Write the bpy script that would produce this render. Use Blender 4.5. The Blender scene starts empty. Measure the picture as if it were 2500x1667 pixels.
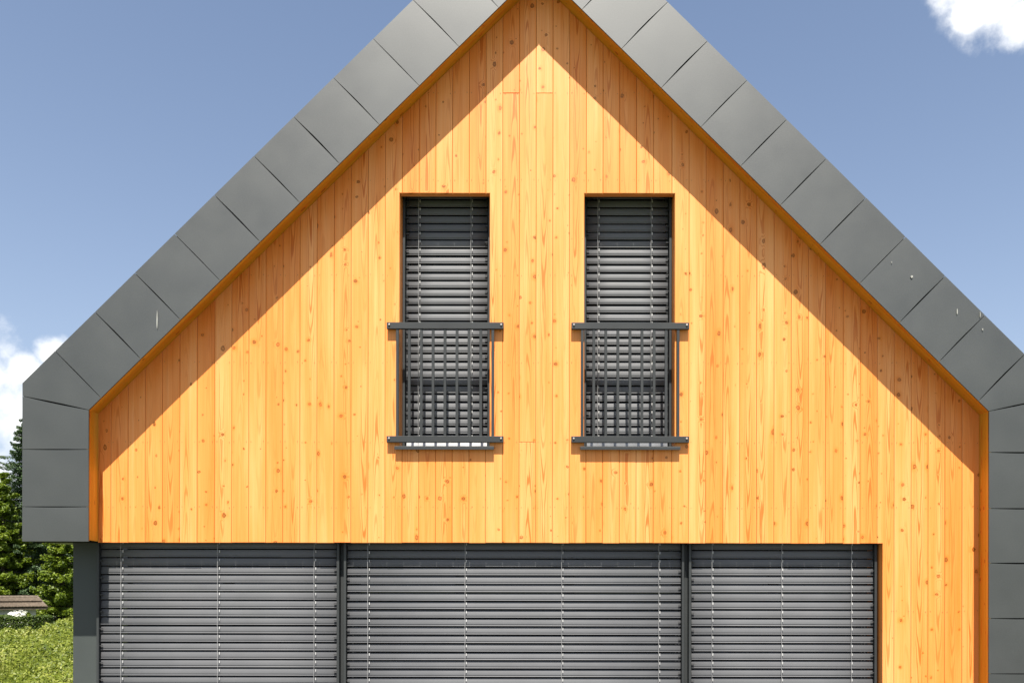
import bpy, bmesh, math, random
import numpy as np
from mathutils import Vector, Matrix

# ------------------------------------------------------------------ camera, sky, sun, exposure
C = bpy.context.scene.collection
sc = bpy.context.scene
S = 0.003415            # metres on the facade per pixel of the 2500 px photograph
E = 1.75                # eye height
D = 6.70                # camera to facade
PX, PY = 1315.0, 1430.0 # straight-ahead point in the photograph

cam_d = bpy.data.cameras.new('camera')
cam = bpy.data.objects.new('camera', cam_d); C.objects.link(cam)
cam.location = (0, -D, E)
cam.rotation_euler = (math.radians(90), math.radians(-0.08), 0)
cam_d.sensor_width = 36.0
cam_d.lens = 36.0 * (D / S) / 2500.0
cam_d.shift_x = (1250.0 - PX) / 2500.0
cam_d.shift_y = (PY - 833.5) / 2500.0
cam_d.clip_start = 0.1
cam_d.clip_end = 3000
sc.camera = cam

SUN_EL = 65.0
world = bpy.data.worlds.new('World'); sc.world = world
world.use_nodes = True
wn, wl = world.node_tree.nodes, world.node_tree.links
wn.clear()

def N(nodes, kind, **kw):
    n = nodes.new(kind)
    for k, v in kw.items():
        setattr(n, k, v)
    return n

def math_node(nodes, links, op, a, b=None, c=None, clamp=False):
    n = nodes.new('ShaderNodeMath'); n.operation = op; n.use_clamp = clamp
    for i, v in enumerate((a, b, c)):
        if v is None: continue
        if isinstance(v, (int, float)): n.inputs[i].default_value = v
        else: links.new(v, n.inputs[i])
    return n.outputs[0]

def build_world():
    nodes, links = wn, wl
    sky = N(nodes, 'ShaderNodeTexSky', sky_type='NISHITA')
    sky.sun_disc = False
    sky.sun_elevation = math.radians(SUN_EL)
    sky.sun_rotation = math.radians(181)
    sky.altitude = 300; sky.air_density = 1.0; sky.dust_density = 2.4; sky.ozone_density = 1.0
    tc = N(nodes, 'ShaderNodeTexCoord')
    nz = N(nodes, 'ShaderNodeTexNoise'); nz.inputs['Scale'].default_value = 13.0
    nz.inputs['Detail'].default_value = 9.0; nz.inputs['Roughness'].default_value = 0.58
    links.new(tc.outputs['Generated'], nz.inputs['Vector'])
    # cumulus puffs all round the sky: (u, v, radius) as seen from the camera, v = tangent of elevation
    puffs = [((-.735, 1.0, .262), .112), ((-.665, 1.0, .215), .082), ((-.74, 1.0, .15), .10), ((-.607, 1.0, .290), .026), ((-.64, 1.0, .265), .035),
             ((.575, 1.0, .748), .066), ((.64, 1.0, .762), .075), ((.545, 1.0, .720), .034), ((.60, 1.0, .708), .042), ((.66, 1.0, .70), .03), ((.55, 1.0, .80), .08),
             ((-1.6, 1.0, .40), .20), ((-1.3, .5, .7), .18), ((1.5, .9, .35), .2), ((1.6, .2, .5), .22), ((1.1, 1.0, .75), .12),
             ((.9, -1.0, .5), .2), ((-.8, -1.0, .35), .22), ((.1, -1.0, .45), .16), ((-1.3, -.4, .3), .2)]
    total = None
    for (d, r) in puffs:
        v = Vector(d).normalized()
        rr = r / math.sqrt(d[0]**2 + d[1]**2 + d[2]**2) if True else r
        dist = N(nodes, 'ShaderNodeVectorMath', operation='DISTANCE')
        links.new(tc.outputs['Generated'], dist.inputs[0]); dist.inputs[1].default_value = v
        f = math_node(nodes, links, 'DIVIDE', dist.outputs['Value'], rr)
        f = math_node(nodes, links, 'SUBTRACT', 1.0, f)
        total = f if total is None else math_node(nodes, links, 'MAXIMUM', total, f)
    n2 = math_node(nodes, links, 'MULTIPLY', math_node(nodes, links, 'SUBTRACT', nz.outputs['Fac'], 0.5), 2.6)
    tot = math_node(nodes, links, 'MAXIMUM', total, -1.2)
    raw = math_node(nodes, links, 'ADD', tot, n2)
    mask = N(nodes, 'ShaderNodeMapRange', interpolation_type='SMOOTHSTEP')
    mask.inputs['From Min'].default_value = 0.0; mask.inputs['From Max'].default_value = 0.62
    links.new(raw, mask.inputs['Value'])
    # nothing of a cloud well away from any puff
    near = N(nodes, 'ShaderNodeMapRange', interpolation_type='SMOOTHSTEP')
    near.inputs['From Min'].default_value = -0.45; near.inputs['From Max'].default_value = 0.05
    links.new(total, near.inputs['Value'])
    m = math_node(nodes, links, 'MULTIPLY', mask.outputs[0], near.outputs[0])
    shade = N(nodes, 'ShaderNodeMapRange'); shade.inputs['From Min'].default_value = 0.1
    shade.inputs['From Max'].default_value = 1.1; shade.inputs['To Min'].default_value = 0.40; shade.inputs['To Max'].default_value = 1.15
    links.new(raw, shade.inputs['Value'])
    comb = N(nodes, 'ShaderNodeMix', data_type='RGBA')
    comb.inputs[6].default_value = (6.0, 6.3, 6.8, 1)
    comb.inputs[7].default_value = (8.2, 8.1, 7.8, 1)
    links.new(math_node(nodes, links, 'SUBTRACT', shade.outputs[0], 0.3), comb.inputs[0])
    mix = N(nodes, 'ShaderNodeMix', data_type='RGBA')
    sepz = N(nodes, 'ShaderNodeSeparateXYZ'); links.new(tc.outputs['Generated'], sepz.inputs[0])
    hz = math_node(nodes, links, 'MULTIPLY', math_node(nodes, links, 'POWER', 2.718, math_node(nodes, links, 'MULTIPLY', math_node(nodes, links, 'MAXIMUM', sepz.outputs[2], 0.0), -4.2)), .85)
    haze = N(nodes, 'ShaderNodeMix', data_type='RGBA'); haze.inputs[7].default_value = (3.9, 4.45, 5.5, 1)
    links.new(hz, haze.inputs[0]); links.new(sky.outputs[0], haze.inputs[6])
    links.new(m, mix.inputs[0]); links.new(haze.outputs[2], mix.inputs[6]); links.new(comb.outputs[2], mix.inputs[7])
    bg = N(nodes, 'ShaderNodeBackground'); bg.inputs['Strength'].default_value = 0.068
    links.new(mix.outputs[2], bg.inputs['Color'])
    out = N(nodes, 'ShaderNodeOutputWorld'); links.new(bg.outputs[0], out.inputs['Surface'])
build_world()

sun_d = bpy.data.lights.new('sun', 'SUN'); sun_d.energy = 5.0; sun_d.angle = math.radians(0.5); sun_d.color = (1.0, 0.945, 0.85)
sun = bpy.data.objects.new('sun', sun_d); C.objects.link(sun)
sun.rotation_euler = (math.radians(90 - SUN_EL), 0, math.radians(1.0)); sun.location = (0, -20, 30)

vs = sc.view_settings
sc.display_settings.display_device = 'sRGB'
vs.view_transform = 'Standard'; vs.look = 'None'; vs.gamma = 1.0; vs.use_curve_mapping = False
vs.exposure = 1.34
sc.render.engine = 'CYCLES'
sc.cycles.max_bounces = 10; sc.cycles.diffuse_bounces = 6; sc.cycles.glossy_bounces = 4
sc.cycles.transmission_bounces = 4; sc.cycles.transparent_max_bounces = 8
sc.cycles.use_denoising = True
sc.cycles.sample_clamp_indirect = 8.0

rnd = random.Random(7)
rng = np.random.default_rng(11)

# ------------------------------------------------------------------ helpers
def fx(px, y=0.0): return (px - PX) * S * (D + y) / D
def fz(py, y=0.0): return E + (PY - py) * S * (D + y) / D

def link(o, parent=None):
    C.objects.link(o)
    if parent is not None: o.parent = parent
    return o

def tag(o, label=None, cat=None, group=None, kind=None):
    if label: o['label'] = label
    if cat: o['category'] = cat
    if group: o['group'] = group
    if kind: o['kind'] = kind
    return o

def empty(name, loc=(0, 0, 0)):
    o = bpy.data.objects.new(name, None); o.location = loc; o.empty_display_size = 0.2
    C.objects.link(o); return o

def mesh_of(name, verts, faces, mat, smooth=False):
    me = bpy.data.meshes.new(name)
    me.from_pydata([tuple(v) for v in verts], [], faces)
    if mat is not None: me.materials.append(mat)
    if smooth:
        me.polygons.foreach_set('use_smooth', [True] * len(me.polygons))
    me.update()
    return me

def fix_normals(me):
    bm = bmesh.new(); bm.from_mesh(me)
    bmesh.ops.recalc_face_normals(bm, faces=bm.faces)
    bm.to_mesh(me); bm.free()

def obj(name, verts, faces, mat, parent=None, origin=None, rot=None, smooth=False, recalc=True):
    """A mesh object from coordinates in the parent's space, its own origin and axes at ORIGIN, ROT."""
    o0 = Vector(origin) if origin is not None else Vector((0, 0, 0))
    R = rot if rot is not None else Matrix.Identity(3)
    Rt = R.transposed()
    loc = [Rt @ (Vector(v) - o0) for v in verts]
    me = mesh_of(name, loc, faces, mat, smooth)
    if recalc: fix_normals(me)
    o = bpy.data.objects.new(name, me)
    o.matrix_local = Matrix.Translation(o0) @ R.to_4x4()
    return link(o, parent)

class MB:
    """Collects vertices and faces of simple solids for one mesh."""
    def __init__(s): s.v = []; s.f = []
    def add(s, verts, faces):
        k = len(s.v); s.v += [tuple(v) for v in verts]; s.f += [tuple(i + k for i in f) for f in faces]
        return s
    def box(s, x0, x1, y0, y1, z0, z1, c=0.0):
        if c <= 0:
            v = [(x0,y0,z0),(x1,y0,z0),(x1,y1,z0),(x0,y1,z0),(x0,y0,z1),(x1,y0,z1),(x1,y1,z1),(x0,y1,z1)]
            f = [(3,2,1,0),(4,5,6,7),(0,1,5,4),(1,2,6,5),(2,3,7,6),(3,0,4,7)]
            return s.add(v, f)
        bm = bmesh.new(); bmesh.ops.create_cube(bm, size=1)
        for v in bm.verts:
            v.co = Vector(((x0+x1)/2 + v.co.x*(x1-x0), (y0+y1)/2 + v.co.y*(y1-y0), (z0+z1)/2 + v.co.z*(z1-z0)))
        bmesh.ops.bevel(bm, geom=bm.edges[:], offset=c, segments=1, affect='EDGES')
        bm.verts.index_update()
        s.add([v.co[:] for v in bm.verts], [[v.index for v in f.verts] for f in bm.faces]); bm.free()
        return s
    def prism(s, poly, y0, y1):
        n = len(poly)
        v = [(x, y0, z) for x, z in poly] + [(x, y1, z) for x, z in poly]
        f = [tuple(range(n)), tuple(range(2*n-1, n-1, -1))] + [(i, i+n, (i+1) % n + n, (i+1) % n) for i in range(n)]
        return s.add(v, f)
    def tube(s, pts, rad, seg=6, caps=True):
        pts = [Vector(p) for p in pts]; n = len(pts); k0 = len(s.v)
        if not hasattr(rad, '__len__'): rad = [rad] * n
        for i, p in enumerate(pts):
            d = (pts[min(i+1, n-1)] - pts[max(i-1, 0)]).normalized()
            a = d.cross(Vector((0, 1, 0)) if abs(d.y) < .9 else Vector((1, 0, 0))).normalized(); b = d.cross(a)
            for j in range(seg):
                t = 2*math.pi*j/seg
                s.v.append(tuple(p + (a*math.cos(t) + b*math.sin(t)) * rad[i]))
        for i in range(n-1):
            for j in range(seg):
                s.f.append((k0+i*seg+j, k0+i*seg+(j+1) % seg, k0+(i+1)*seg+(j+1) % seg, k0+(i+1)*seg+j))
        if caps:
            s.f.append(tuple(k0+j for j in range(seg))); s.f.append(tuple(k0+(n-1)*seg+j for j in reversed(range(seg))))
        return s
    def build(s, name, mat, parent=None, smooth=False, origin=None, rot=None):
        return obj(name, s.v, s.f, mat, parent, smooth=smooth, origin=origin, rot=rot)

# ------------------------------------------------------------------ materials
def new_mat(name):
    m = bpy.data.materials.new(name); m.use_nodes = True
    nt = m.node_tree; nt.nodes.clear()
    b = nt.nodes.new('ShaderNodeBsdfPrincipled'); o = nt.nodes.new('ShaderNodeOutputMaterial')
    nt.links.new(b.outputs[0], o.inputs['Surface'])
    return m, nt.nodes, nt.links, b

def ramp(nodes, links, fac, stops, interp='LINEAR'):
    r = nodes.new('ShaderNodeValToRGB'); r.color_ramp.interpolation = interp
    e = r.color_ramp.elements
    while len(e) < len(stops): e.new(0.5)
    for el, (p, c) in zip(e, stops):
        el.position = p; el.color = (*c, 1) if len(c) == 3 else c
    links.new(fac, r.inputs[0])
    return r.outputs[0]

def mixc(nodes, links, fac, a, b, blend='MIX'):
    m = nodes.new('ShaderNodeMix'); m.data_type = 'RGBA'; m.blend_type = blend
    for sock, v in ((m.inputs[0], fac), (m.inputs[6], a), (m.inputs[7], b)):
        if isinstance(v, (int, float)): sock.default_value = v
        elif isinstance(v, tuple): sock.default_value = (*v, 1)
        else: links.new(v, sock)
    return m.outputs[2]

def smooth_range(nodes, links, v, a, b, t0=0.0, t1=1.0):
    n = nodes.new('ShaderNodeMapRange'); n.interpolation_type = 'SMOOTHSTEP'
    n.inputs['From Min'].default_value = a; n.inputs['From Max'].default_value = b
    n.inputs['To Min'].default_value = t0; n.inputs['To Max'].default_value = t1
    links.new(v, n.inputs['Value']); return n.outputs[0]

def wood_material(name='larch_wood', tones=((.79, .345, .115), (.74, .264, .060), (.68, .198, .029)), spec=.34):
    m, nd, lk, b = new_mat(name)
    tc = N(nd, 'ShaderNodeTexCoord'); oi = N(nd, 'ShaderNodeObjectInfo')
    M = lambda op, a, b2=None, c=None, clamp=False: math_node(nd, lk, op, a, b2, c, clamp)
    sep = N(nd, 'ShaderNodeSeparateXYZ'); lk.new(tc.outputs['Object'], sep.inputs[0])
    r1 = oi.outputs['Random']
    r2 = M('FRACT', M('MULTIPLY', r1, 17.31)); r3 = M('FRACT', M('MULTIPLY', r1, 91.7)); r4 = M('FRACT', M('MULTIPLY', r1, 253.9))
    X = M('ADD', sep.outputs[0], sep.outputs[1])
    Z = M('ADD', sep.outputs[2], M('MULTIPLY', r2, 60.0))
    def vec(x, z, y=None):
        c = N(nd, 'ShaderNodeCombineXYZ'); lk.new(x, c.inputs[0]); lk.new(z, c.inputs[2])
        if y is not None: lk.new(y, c.inputs[1])
        return c.outputs[0]
    seed = M('MULTIPLY', r3, 37.0)
    def noise(sx, sz, detail=3.0, rough=.5):
        n = N(nd, 'ShaderNodeTexNoise'); n.inputs['Scale'].default_value = 1.0
        n.inputs['Detail'].default_value = detail; n.inputs['Roughness'].default_value = rough
        lk.new(vec(M('MULTIPLY', X, sx), M('MULTIPLY', Z, sz), seed), n.inputs['Vector']); return n.outputs['Fac']
    # knots
    vo = N(nd, 'ShaderNodeTexVoronoi', voronoi_dimensions='2D', feature='F1'); vo.inputs['Scale'].default_value = 1.0
    kv = N(nd, 'ShaderNodeCombineXYZ')
    lk.new(M('ADD', M('MULTIPLY', X, 7.6), M('MULTIPLY', r3, 19.0)), kv.inputs[0]); lk.new(M('MULTIPLY', Z, M('MULTIPLY_ADD', r4, 4.2, 4.2)), kv.inputs[1])
    lk.new(kv.outputs[0], vo.inputs['Vector'])
    cs = N(nd, 'ShaderNodeSeparateColor'); lk.new(vo.outputs['Color'], cs.inputs[0])
    wob = M('ADD', M('MULTIPLY', M('SUBTRACT', noise(70, 70, 3), .5), .11), M('MULTIPLY', M('SUBTRACT', noise(22, 30, 2), .5), .09))
    kd = M('ADD', vo.outputs['Distance'], wob)
    has = M('GREATER_THAN', cs.outputs[0], .48)
    big = M('POWER', cs.outputs[1], 2.2)
    kr = M('MULTIPLY_ADD', big, .085, .026)
    kn = M('DIVIDE', kd, kr)
    core = M('MULTIPLY', smooth_range(nd, lk, kn, 1.25, .8), has)
    rim = M('MULTIPLY', M('MULTIPLY', smooth_range(nd, lk, kn, .45, .9), core), 1.0)
    halo = M('MULTIPLY', smooth_range(nd, lk, kn, 3.6, .9), has)
    # cathedral grain: nested arches along the board, bent round the knots
    xc = M('SUBTRACT', X, M('MULTIPLY', M('SUBTRACT', r4, .5), .07))
    sgn = M('SUBTRACT', M('MULTIPLY', M('GREATER_THAN', r2, .5), 2.0), 1.0)
    arch = M('MULTIPLY', M('MULTIPLY', xc, xc), 1500.0)
    h = M('ADD', arch, M('MULTIPLY', M('MULTIPLY', Z, sgn), 2.2))
    h = M('ADD', h, M('MULTIPLY', noise(10, .9, 3), 5.0))
    h = M('ADD', h, M('MULTIPLY', halo, 1.6))
    ringv = M('SINE', M('MULTIPLY', h, 6.2832))
    ring = smooth_range(nd, lk, ringv, .1, 1.0)
    ringfade = smooth_range(nd, lk, M('ABSOLUTE', xc), .062, .015)
    ringpatch = smooth_range(nd, lk, noise(5, .55, 2), .40, .62)
    ringm = M('MULTIPLY', M('MULTIPLY', ring, ringfade), M('MULTIPLY_ADD', ringpatch, .8, .2))
    streak = noise(85, .9, 4, .6)
    fine = noise(260, 4.0, 2, .6)
    broad = noise(11, .7, 3)
    tone = M('ADD', M('MULTIPLY', M('SUBTRACT', r1, .5), .48), M('MULTIPLY', M('SUBTRACT', broad, .5), 1.5))
    tone = M('ADD', M('ADD', tone, M('MULTIPLY', M('SUBTRACT', streak, .5), .85)), .5)
    base = ramp(nd, lk, tone, [(0.0, tones[0]), (.5, tones[1]), (1.0, tones[2])])
    c1 = mixc(nd, lk, M('MULTIPLY', ringm, .85), base, (.50, .115, .010))
    c1 = mixc(nd, lk, M('MULTIPLY', smooth_range(nd, lk, fine, .52, .8), .26), c1, (.45, .11, .012))
    c1 = mixc(nd, lk, M('MULTIPLY', M('MULTIPLY', halo, smooth_range(nd, lk, broad, .40, .60)), .55), c1, (.64, .165, .012))
    c1 = mixc(nd, lk, M('MULTIPLY', core, M('MULTIPLY_ADD', cs.outputs[2], .45, .48)), c1, (.30, .095, .008))
    c1 = mixc(nd, lk, M('MULTIPLY', rim, .75), c1, (.13, .038, .005))
    lk.new(c1, b.inputs['Base Color'])
    lk.new(M('MULTIPLY_ADD', streak, .18, .36), b.inputs['Roughness'])
    b.inputs['Specular IOR Level'].default_value = spec
    bp = N(nd, 'ShaderNodeBump'); bp.inputs['Strength'].default_value = .25; bp.inputs['Distance'].default_value = .001
    lk.new(M('SUBTRACT', M('MULTIPLY', streak, .8), M('MULTIPLY', ringm, .4)), bp.inputs['Height']); lk.new(bp.outputs[0], b.inputs['Normal'])
    return m

def metal_material(name, col, rough, speck=.18, spec=.5, metallic=0.0, scale=420.0):
    m, nd, lk, b = new_mat(name)
    tc = N(nd, 'ShaderNodeTexCoord'); oi = N(nd, 'ShaderNodeObjectInfo')
    n1 = N(nd, 'ShaderNodeTexNoise'); n1.inputs['Scale'].default_value = scale; n1.inputs['Detail'].default_value = 2
    n2 = N(nd, 'ShaderNodeTexNoise'); n2.inputs['Scale'].default_value = 3.1; n2.inputs['Detail'].default_value = 4
    lk.new(tc.outputs['Object'], n1.inputs['Vector'])
    ad = N(nd, 'ShaderNodeVectorMath', operation='ADD'); lk.new(tc.outputs['Object'], ad.inputs[0])
    cm = N(nd, 'ShaderNodeCombineXYZ'); lk.new(math_node(nd, lk, 'MULTIPLY', oi.outputs['Random'], 31.0), cm.inputs[0]); lk.new(cm.outputs[0], ad.inputs[1])
    lk.new(ad.outputs[0], n2.inputs['Vector'])
    f = math_node(nd, lk, 'ADD', math_node(nd, lk, 'MULTIPLY', math_node(nd, lk, 'SUBTRACT', n1.outputs['Fac'], .5), speck * 3),
                  math_node(nd, lk, 'MULTIPLY', math_node(nd, lk, 'SUBTRACT', n2.outputs['Fac'], .5), .36))
    f = math_node(nd, lk, 'ADD', f, math_node(nd, lk, 'MULTIPLY_ADD', oi.outputs['Random'], .10, .95))
    col4 = mixc(nd, lk, 1.0, col, (1, 1, 1), 'MULTIPLY')
    sc_ = N(nd, 'ShaderNodeVectorMath', operation='SCALE'); lk.new(col4, sc_.inputs[0]); lk.new(f, sc_.inputs['Scale'])
    lk.new(sc_.outputs[0], b.inputs['Base Color'])
    lk.new(math_node(nd, lk, 'MULTIPLY_ADD', n2.outputs['Fac'], .16, rough - .08), b.inputs['Roughness'])
    b.inputs['Specular IOR Level'].default_value = spec; b.inputs['Metallic'].default_value = metallic
    bp = N(nd, 'ShaderNodeBump'); bp.inputs['Strength'].default_value = .12; bp.inputs['Distance'].default_value = .002
    lk.new(n1.outputs['Fac'], bp.inputs['Height']); lk.new(bp.outputs[0], b.inputs['Normal'])
    return m

def plain(name, col, rough=.6, metallic=0.0, spec=.5, var=.15, scale=8.0):
    m, nd, lk, b = new_mat(name)
    tc = N(nd, 'ShaderNodeTexCoord'); n1 = N(nd, 'ShaderNodeTexNoise'); n1.inputs['Scale'].default_value = scale; n1.inputs['Detail'].default_value = 5
    lk.new(tc.outputs['Object'], n1.inputs['Vector'])
    lo = tuple(c * (1 - var) for c in col); hi = tuple(c * (1 + var) for c in col)
    lk.new(mixc(nd, lk, smooth_range(nd, lk, n1.outputs['Fac'], .3, .7), lo, hi), b.inputs['Base Color'])
    b.inputs['Roughness'].default_value = rough; b.inputs['Metallic'].default_value = metallic
    b.inputs['Specular IOR Level'].default_value = spec
    return m

def leaf_material(name, stops, trans=.35):
    m, nd, lk, b = new_mat(name)
    g = N(nd, 'ShaderNodeNewGeometry')
    tc = N(nd, 'ShaderNodeTexCoord'); n1 = N(nd, 'ShaderNodeTexNoise'); n1.inputs['Scale'].default_value = .9
    lk.new(tc.outputs['Object'], n1.inputs['Vector'])
    f = math_node(nd, lk, 'ADD', math_node(nd, lk, 'MULTIPLY', g.outputs['Random Per Island'], .6), math_node(nd, lk, 'MULTIPLY_ADD', n1.outputs['Fac'], .9, -.25))
    col = ramp(nd, lk, f, stops)
    lk.new(col, b.inputs['Base Color']); b.inputs['Roughness'].default_value = .5; b.inputs['Specular IOR Level'].default_value = .35
    tr = N(nd, 'ShaderNodeBsdfTranslucent'); lk.new(col, tr.inputs['Color'])
    mx = N(nd, 'ShaderNodeMixShader'); mx.inputs[0].default_value = trans
    lk.new(b.outputs[0], mx.inputs[1]); lk.new(tr.outputs[0], mx.inputs[2])
    out = [n for n in nd if n.type == 'OUTPUT_MATERIAL'][0]; lk.new(mx.outputs[0], out.inputs['Surface'])
    return m

WOOD = wood_material()
TRIM = wood_material('bounce_toned_lining_wood', ((.60, .35, .045), (.55, .285, .018), (.48, .22, .011)), .2)  # lining tone shifted from the board wood to offset the orange bounce light
PANEL = metal_material('grey_roof_metal', (.042, .0455, .0455), .50, speck=.22, spec=1.0, metallic=.22, scale=150)
SEAM_SHADE = plain('seam_shade_black', (.012, .012, .012), .9, spec=.1)  # black backing stands in for the deep shadow in the panel seams
BLIND = metal_material('grey_blind_aluminium', (.102, .1045, .111), .58, speck=.05, spec=.34, scale=900)
GUIDE = metal_material('dark_grey_aluminium', (.034, .037, .038), .45, speck=.04, spec=.3, scale=900)
RAIL = metal_material('powder_coated_steel', (.028, .030, .031), .45, speck=.05, spec=.4, scale=900)
WALL_METAL = metal_material('grey_wall_sheet', (.052, .060, .058), .5, speck=.12, spec=.28, scale=150)
CORD = plain('grey_cord', (.30, .30, .30), .7)
BAR = plain('satin_aluminium', (.30, .30, .30), .34, metallic=.7)
CLIP = plain('pale_plastic', (.55, .55, .54), .5)
BOLT = plain('zinc_bolt', (.70, .69, .66), .3, metallic=.85)
PIN = plain('black_plastic', (.03, .03, .032), .5)
FRAME = plain('anthracite_frame', (.03, .032, .034), .5)
INNER = plain('dark_inner_wall', (.03, .03, .03), .9, spec=.2)
NAIL = plain('dark_nail', (.20, .10, .04), .5)
DROP = plain('dried_dropping', (.30, .30, .28), .9)
def glass_mat():
    m, nd, lk, b = new_mat('window_glass'); b.inputs['Base Color'].default_value = (.012, .014, .015, 1)
    b.inputs['Roughness'].default_value = .05; b.inputs['Specular IOR Level'].default_value = .6
    return m
GLASS = glass_mat()

# ------------------------------------------------------------------ ground
def paving_material():
    m, nd, lk, b = new_mat('dark_bounce_stone')
    tc = N(nd, 'ShaderNodeTexCoord'); n1 = N(nd, 'ShaderNodeTexNoise'); n1.inputs['Scale'].default_value = 6; n1.inputs['Detail'].default_value = 8
    lk.new(tc.outputs['Object'], n1.inputs['Vector'])
    lk.new(ramp(nd, lk, n1.outputs['Fac'], [(.25, (.062, .057, .049)), (.75, (.095, .089, .077))]), b.inputs['Base Color'])
    b.inputs['Roughness'].default_value = .85
    return m
def soil_material():
    m, nd, lk, b = new_mat('meadow_soil')
    tc = N(nd, 'ShaderNodeTexCoord'); n1 = N(nd, 'ShaderNodeTexNoise'); n1.inputs['Scale'].default_value = 1.3; n1.inputs['Detail'].default_value = 9
    lk.new(tc.outputs['Object'], n1.inputs['Vector'])
    lk.new(ramp(nd, lk, n1.outputs['Fac'], [(.3, (.05, .075, .015)), (.6, (.10, .13, .028)), (.8, (.13, .14, .04))]), b.inputs['Base Color'])
    b.inputs['Roughness'].default_value = .95
    return m
def ground_z(x, y):
    t = min(max((y - 21.0) / 9.0, 0), 1); t = t*t*(3 - 2*t)
    return -1.8 * t + .05*math.sin(x*.7 + y*.3)*min(1, max(0, (y-6)/6))
def build_ground():
    xs = [-900, -300, -120] + [-60 + 2*i for i in range(61)] + [120, 300, 900]
    ys = [-300, -100, -50] + [-30 + 2*i for i in range(51)] + [90, 120, 200, 400, 1500]
    v = [(x, y, ground_z(x, y)) for y in ys for x in xs]; n = len(xs)
    f = [(j*n+i, j*n+i+1, (j+1)*n+i+1, (j+1)*n+i) for j in range(len(ys)-1) for i in range(n-1)]
    tag(obj('ground', v, f, soil_material(), smooth=True, recalc=False), kind='structure')
    t = MB().box(-6.5, 6.5, -9.5, -.02, -.10, .045, .01).build('bounce_terrace', paving_material()); tag(t, kind='structure')  # unseen terrace added for the light it bounces, kept dark to limit it
build_ground()

# ------------------------------------------------------------------ the house: dimensions
SL = .983                                  # rise over run of the roof
O = .221                                   # the roof frame stands this far in front of the boards
WF, ZF = 3.676, fz(1011)                   # facade half width, kink height
WI, ZI = 3.630, E + (PY - 1016) * S        # front opening of the frame
WO = 1261 * .967 * S                       # outer half width
ZO = E + (PY - 937) * .967 * S
ZA_F, ZA_I, ZA_O = ZF + WF*SL, ZI + WI*SL, ZO + WO*SL
Z_LINT = fz(1325)                          # lower edge of the boards over the big windows
Z_BOX = E + (PY - 1322.5) * .967 * S       # lower edge of the left roof box
X_OPEN = fx(2155)                          # right edge of the big opening
WIN = [(fx(974), fx(1194.6)), (fx(1425.4), fx(1646.6))]
Z_HEAD, Z_SILL = fz(472), fz(1090)

house = empty('gabled_house')
tag(house, 'gabled house clad in orange larch boards with grey metal roof frame and grey blinds', 'house')

def clip_half(poly, a, b, c):
    """Keep a*x + b*z <= c."""
    out = []
    for i in range(len(poly)):
        p, q = poly[i], poly[(i+1) % len(poly)]
        dp, dq = a*p[0] + b*p[1] - c, a*q[0] + b*q[1] - c
        if dp <= 0: out.append(p)
        if dp*dq < 0:
            t = dp/(dp-dq); out.append((p[0] + t*(q[0]-p[0]), p[1] + t*(q[1]-p[1])))
    return out
def clip_gable(poly, off=0.0):
    for sgn in (1, -1):
        poly = clip_half(poly, sgn*SL, 1, ZA_F - off)
        if len(poly) < 3: return []
    poly = clip_half(poly, 1, 0, WF - off*.3); poly = clip_half(poly, -1, 0, WF - off*.3) if len(poly) > 2 else []
    return poly if len(poly) > 2 else []

# wall behind the boards: two layers, the inner one with blind pockets over the openings
def wall_layers():
    mb = MB()
    for (y0, y1, grow, up, dn) in ((.0245, .061, .021, .021, .012), (.062, .30, .021, .30, .012)):
        cuts = [-4.5]
        for a, b in WIN: cuts += [a - grow, b + grow]
        cuts += [X_OPEN + grow, 4.5]
        for i in range(len(cuts)-1):
            a, b = cuts[i], cuts[i+1]
            zlow = -.1 if a >= X_OPEN else Z_LINT + (up if up > .1 else .004)
            spans = [(zlow, 9)] if i not in (1, 3) else [(zlow, Z_SILL - dn), (Z_HEAD + up, 9)]
            for z0, z1 in spans:
                p = clip_gable([(a, z0), (b, z0), (b, z1), (a, z1)], -.01)
                if p: mb.prism(p, y0, y1)
    return mb.build('gable_wall', INNER, house)
gable = wall_layers()
tag(gable, 'dark wall behind the vertical larch boards')

# ------------------------------------------------------------------ vertical boards
def inset_poly(poly, d):
    n = len(poly); out = []
    area = sum(poly[i][0]*poly[(i+1) % n][1] - poly[(i+1) % n][0]*poly[i][1] for i in range(n))
    s = 1 if area > 0 else -1
    for i in range(n):
        p0, p1, p2 = Vector(poly[i-1]), Vector(poly[i]), Vector(poly[(i+1) % n])
        e1, e2 = (p1-p0).normalized(), (p2-p1).normalized()
        n1, n2 = Vector((-e1.y, e1.x))*s, Vector((-e2.y, e2.x))*s
        k = n1 + n2
        q = p1 + k * (d / max(.25, (1 + n1.dot(n2))))
        out.append((q.x, q.y))
    return out
def clean(poly):
    out = []
    for p in poly:
        if not out or (abs(p[0]-out[-1][0]) + abs(p[1]-out[-1][1])) > 1e-4: out.append(p)
    if len(out) > 1 and abs(out[0][0]-out[-1][0]) + abs(out[0][1]-out[-1][1]) < 1e-4: out.pop()
    return out

def make_board(poly, yf):
    poly = clean(poly)
    if len(poly) < 3: return
    xs = [p[0] for p in poly]; zs = [p[1] for p in poly]
    if max(xs)-min(xs) < .012 or max(zs)-min(zs) < .02: return
    n = len(poly); c = .0030
    inn = inset_poly(poly, c)
    v = [(x, yf, z) for x, z in inn] + [(x, yf + c*1.1, z) for x, z in poly] + [(x, .0225, z) for x, z in poly]
    f = [tuple(range(n))]
    for k in (0, n):
        f += [(k+i, k+(i+1) % n, k+n+(i+1) % n, k+n+i) for i in range(n)]
    f.append(tuple(range(3*n-1, 2*n-1, -1)))
    cx = (max(xs)+min(xs))/2
    return obj('board', v, f, WOOD, gable, origin=(cx, 0, (min(zs)+max(zs))/2))

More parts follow.
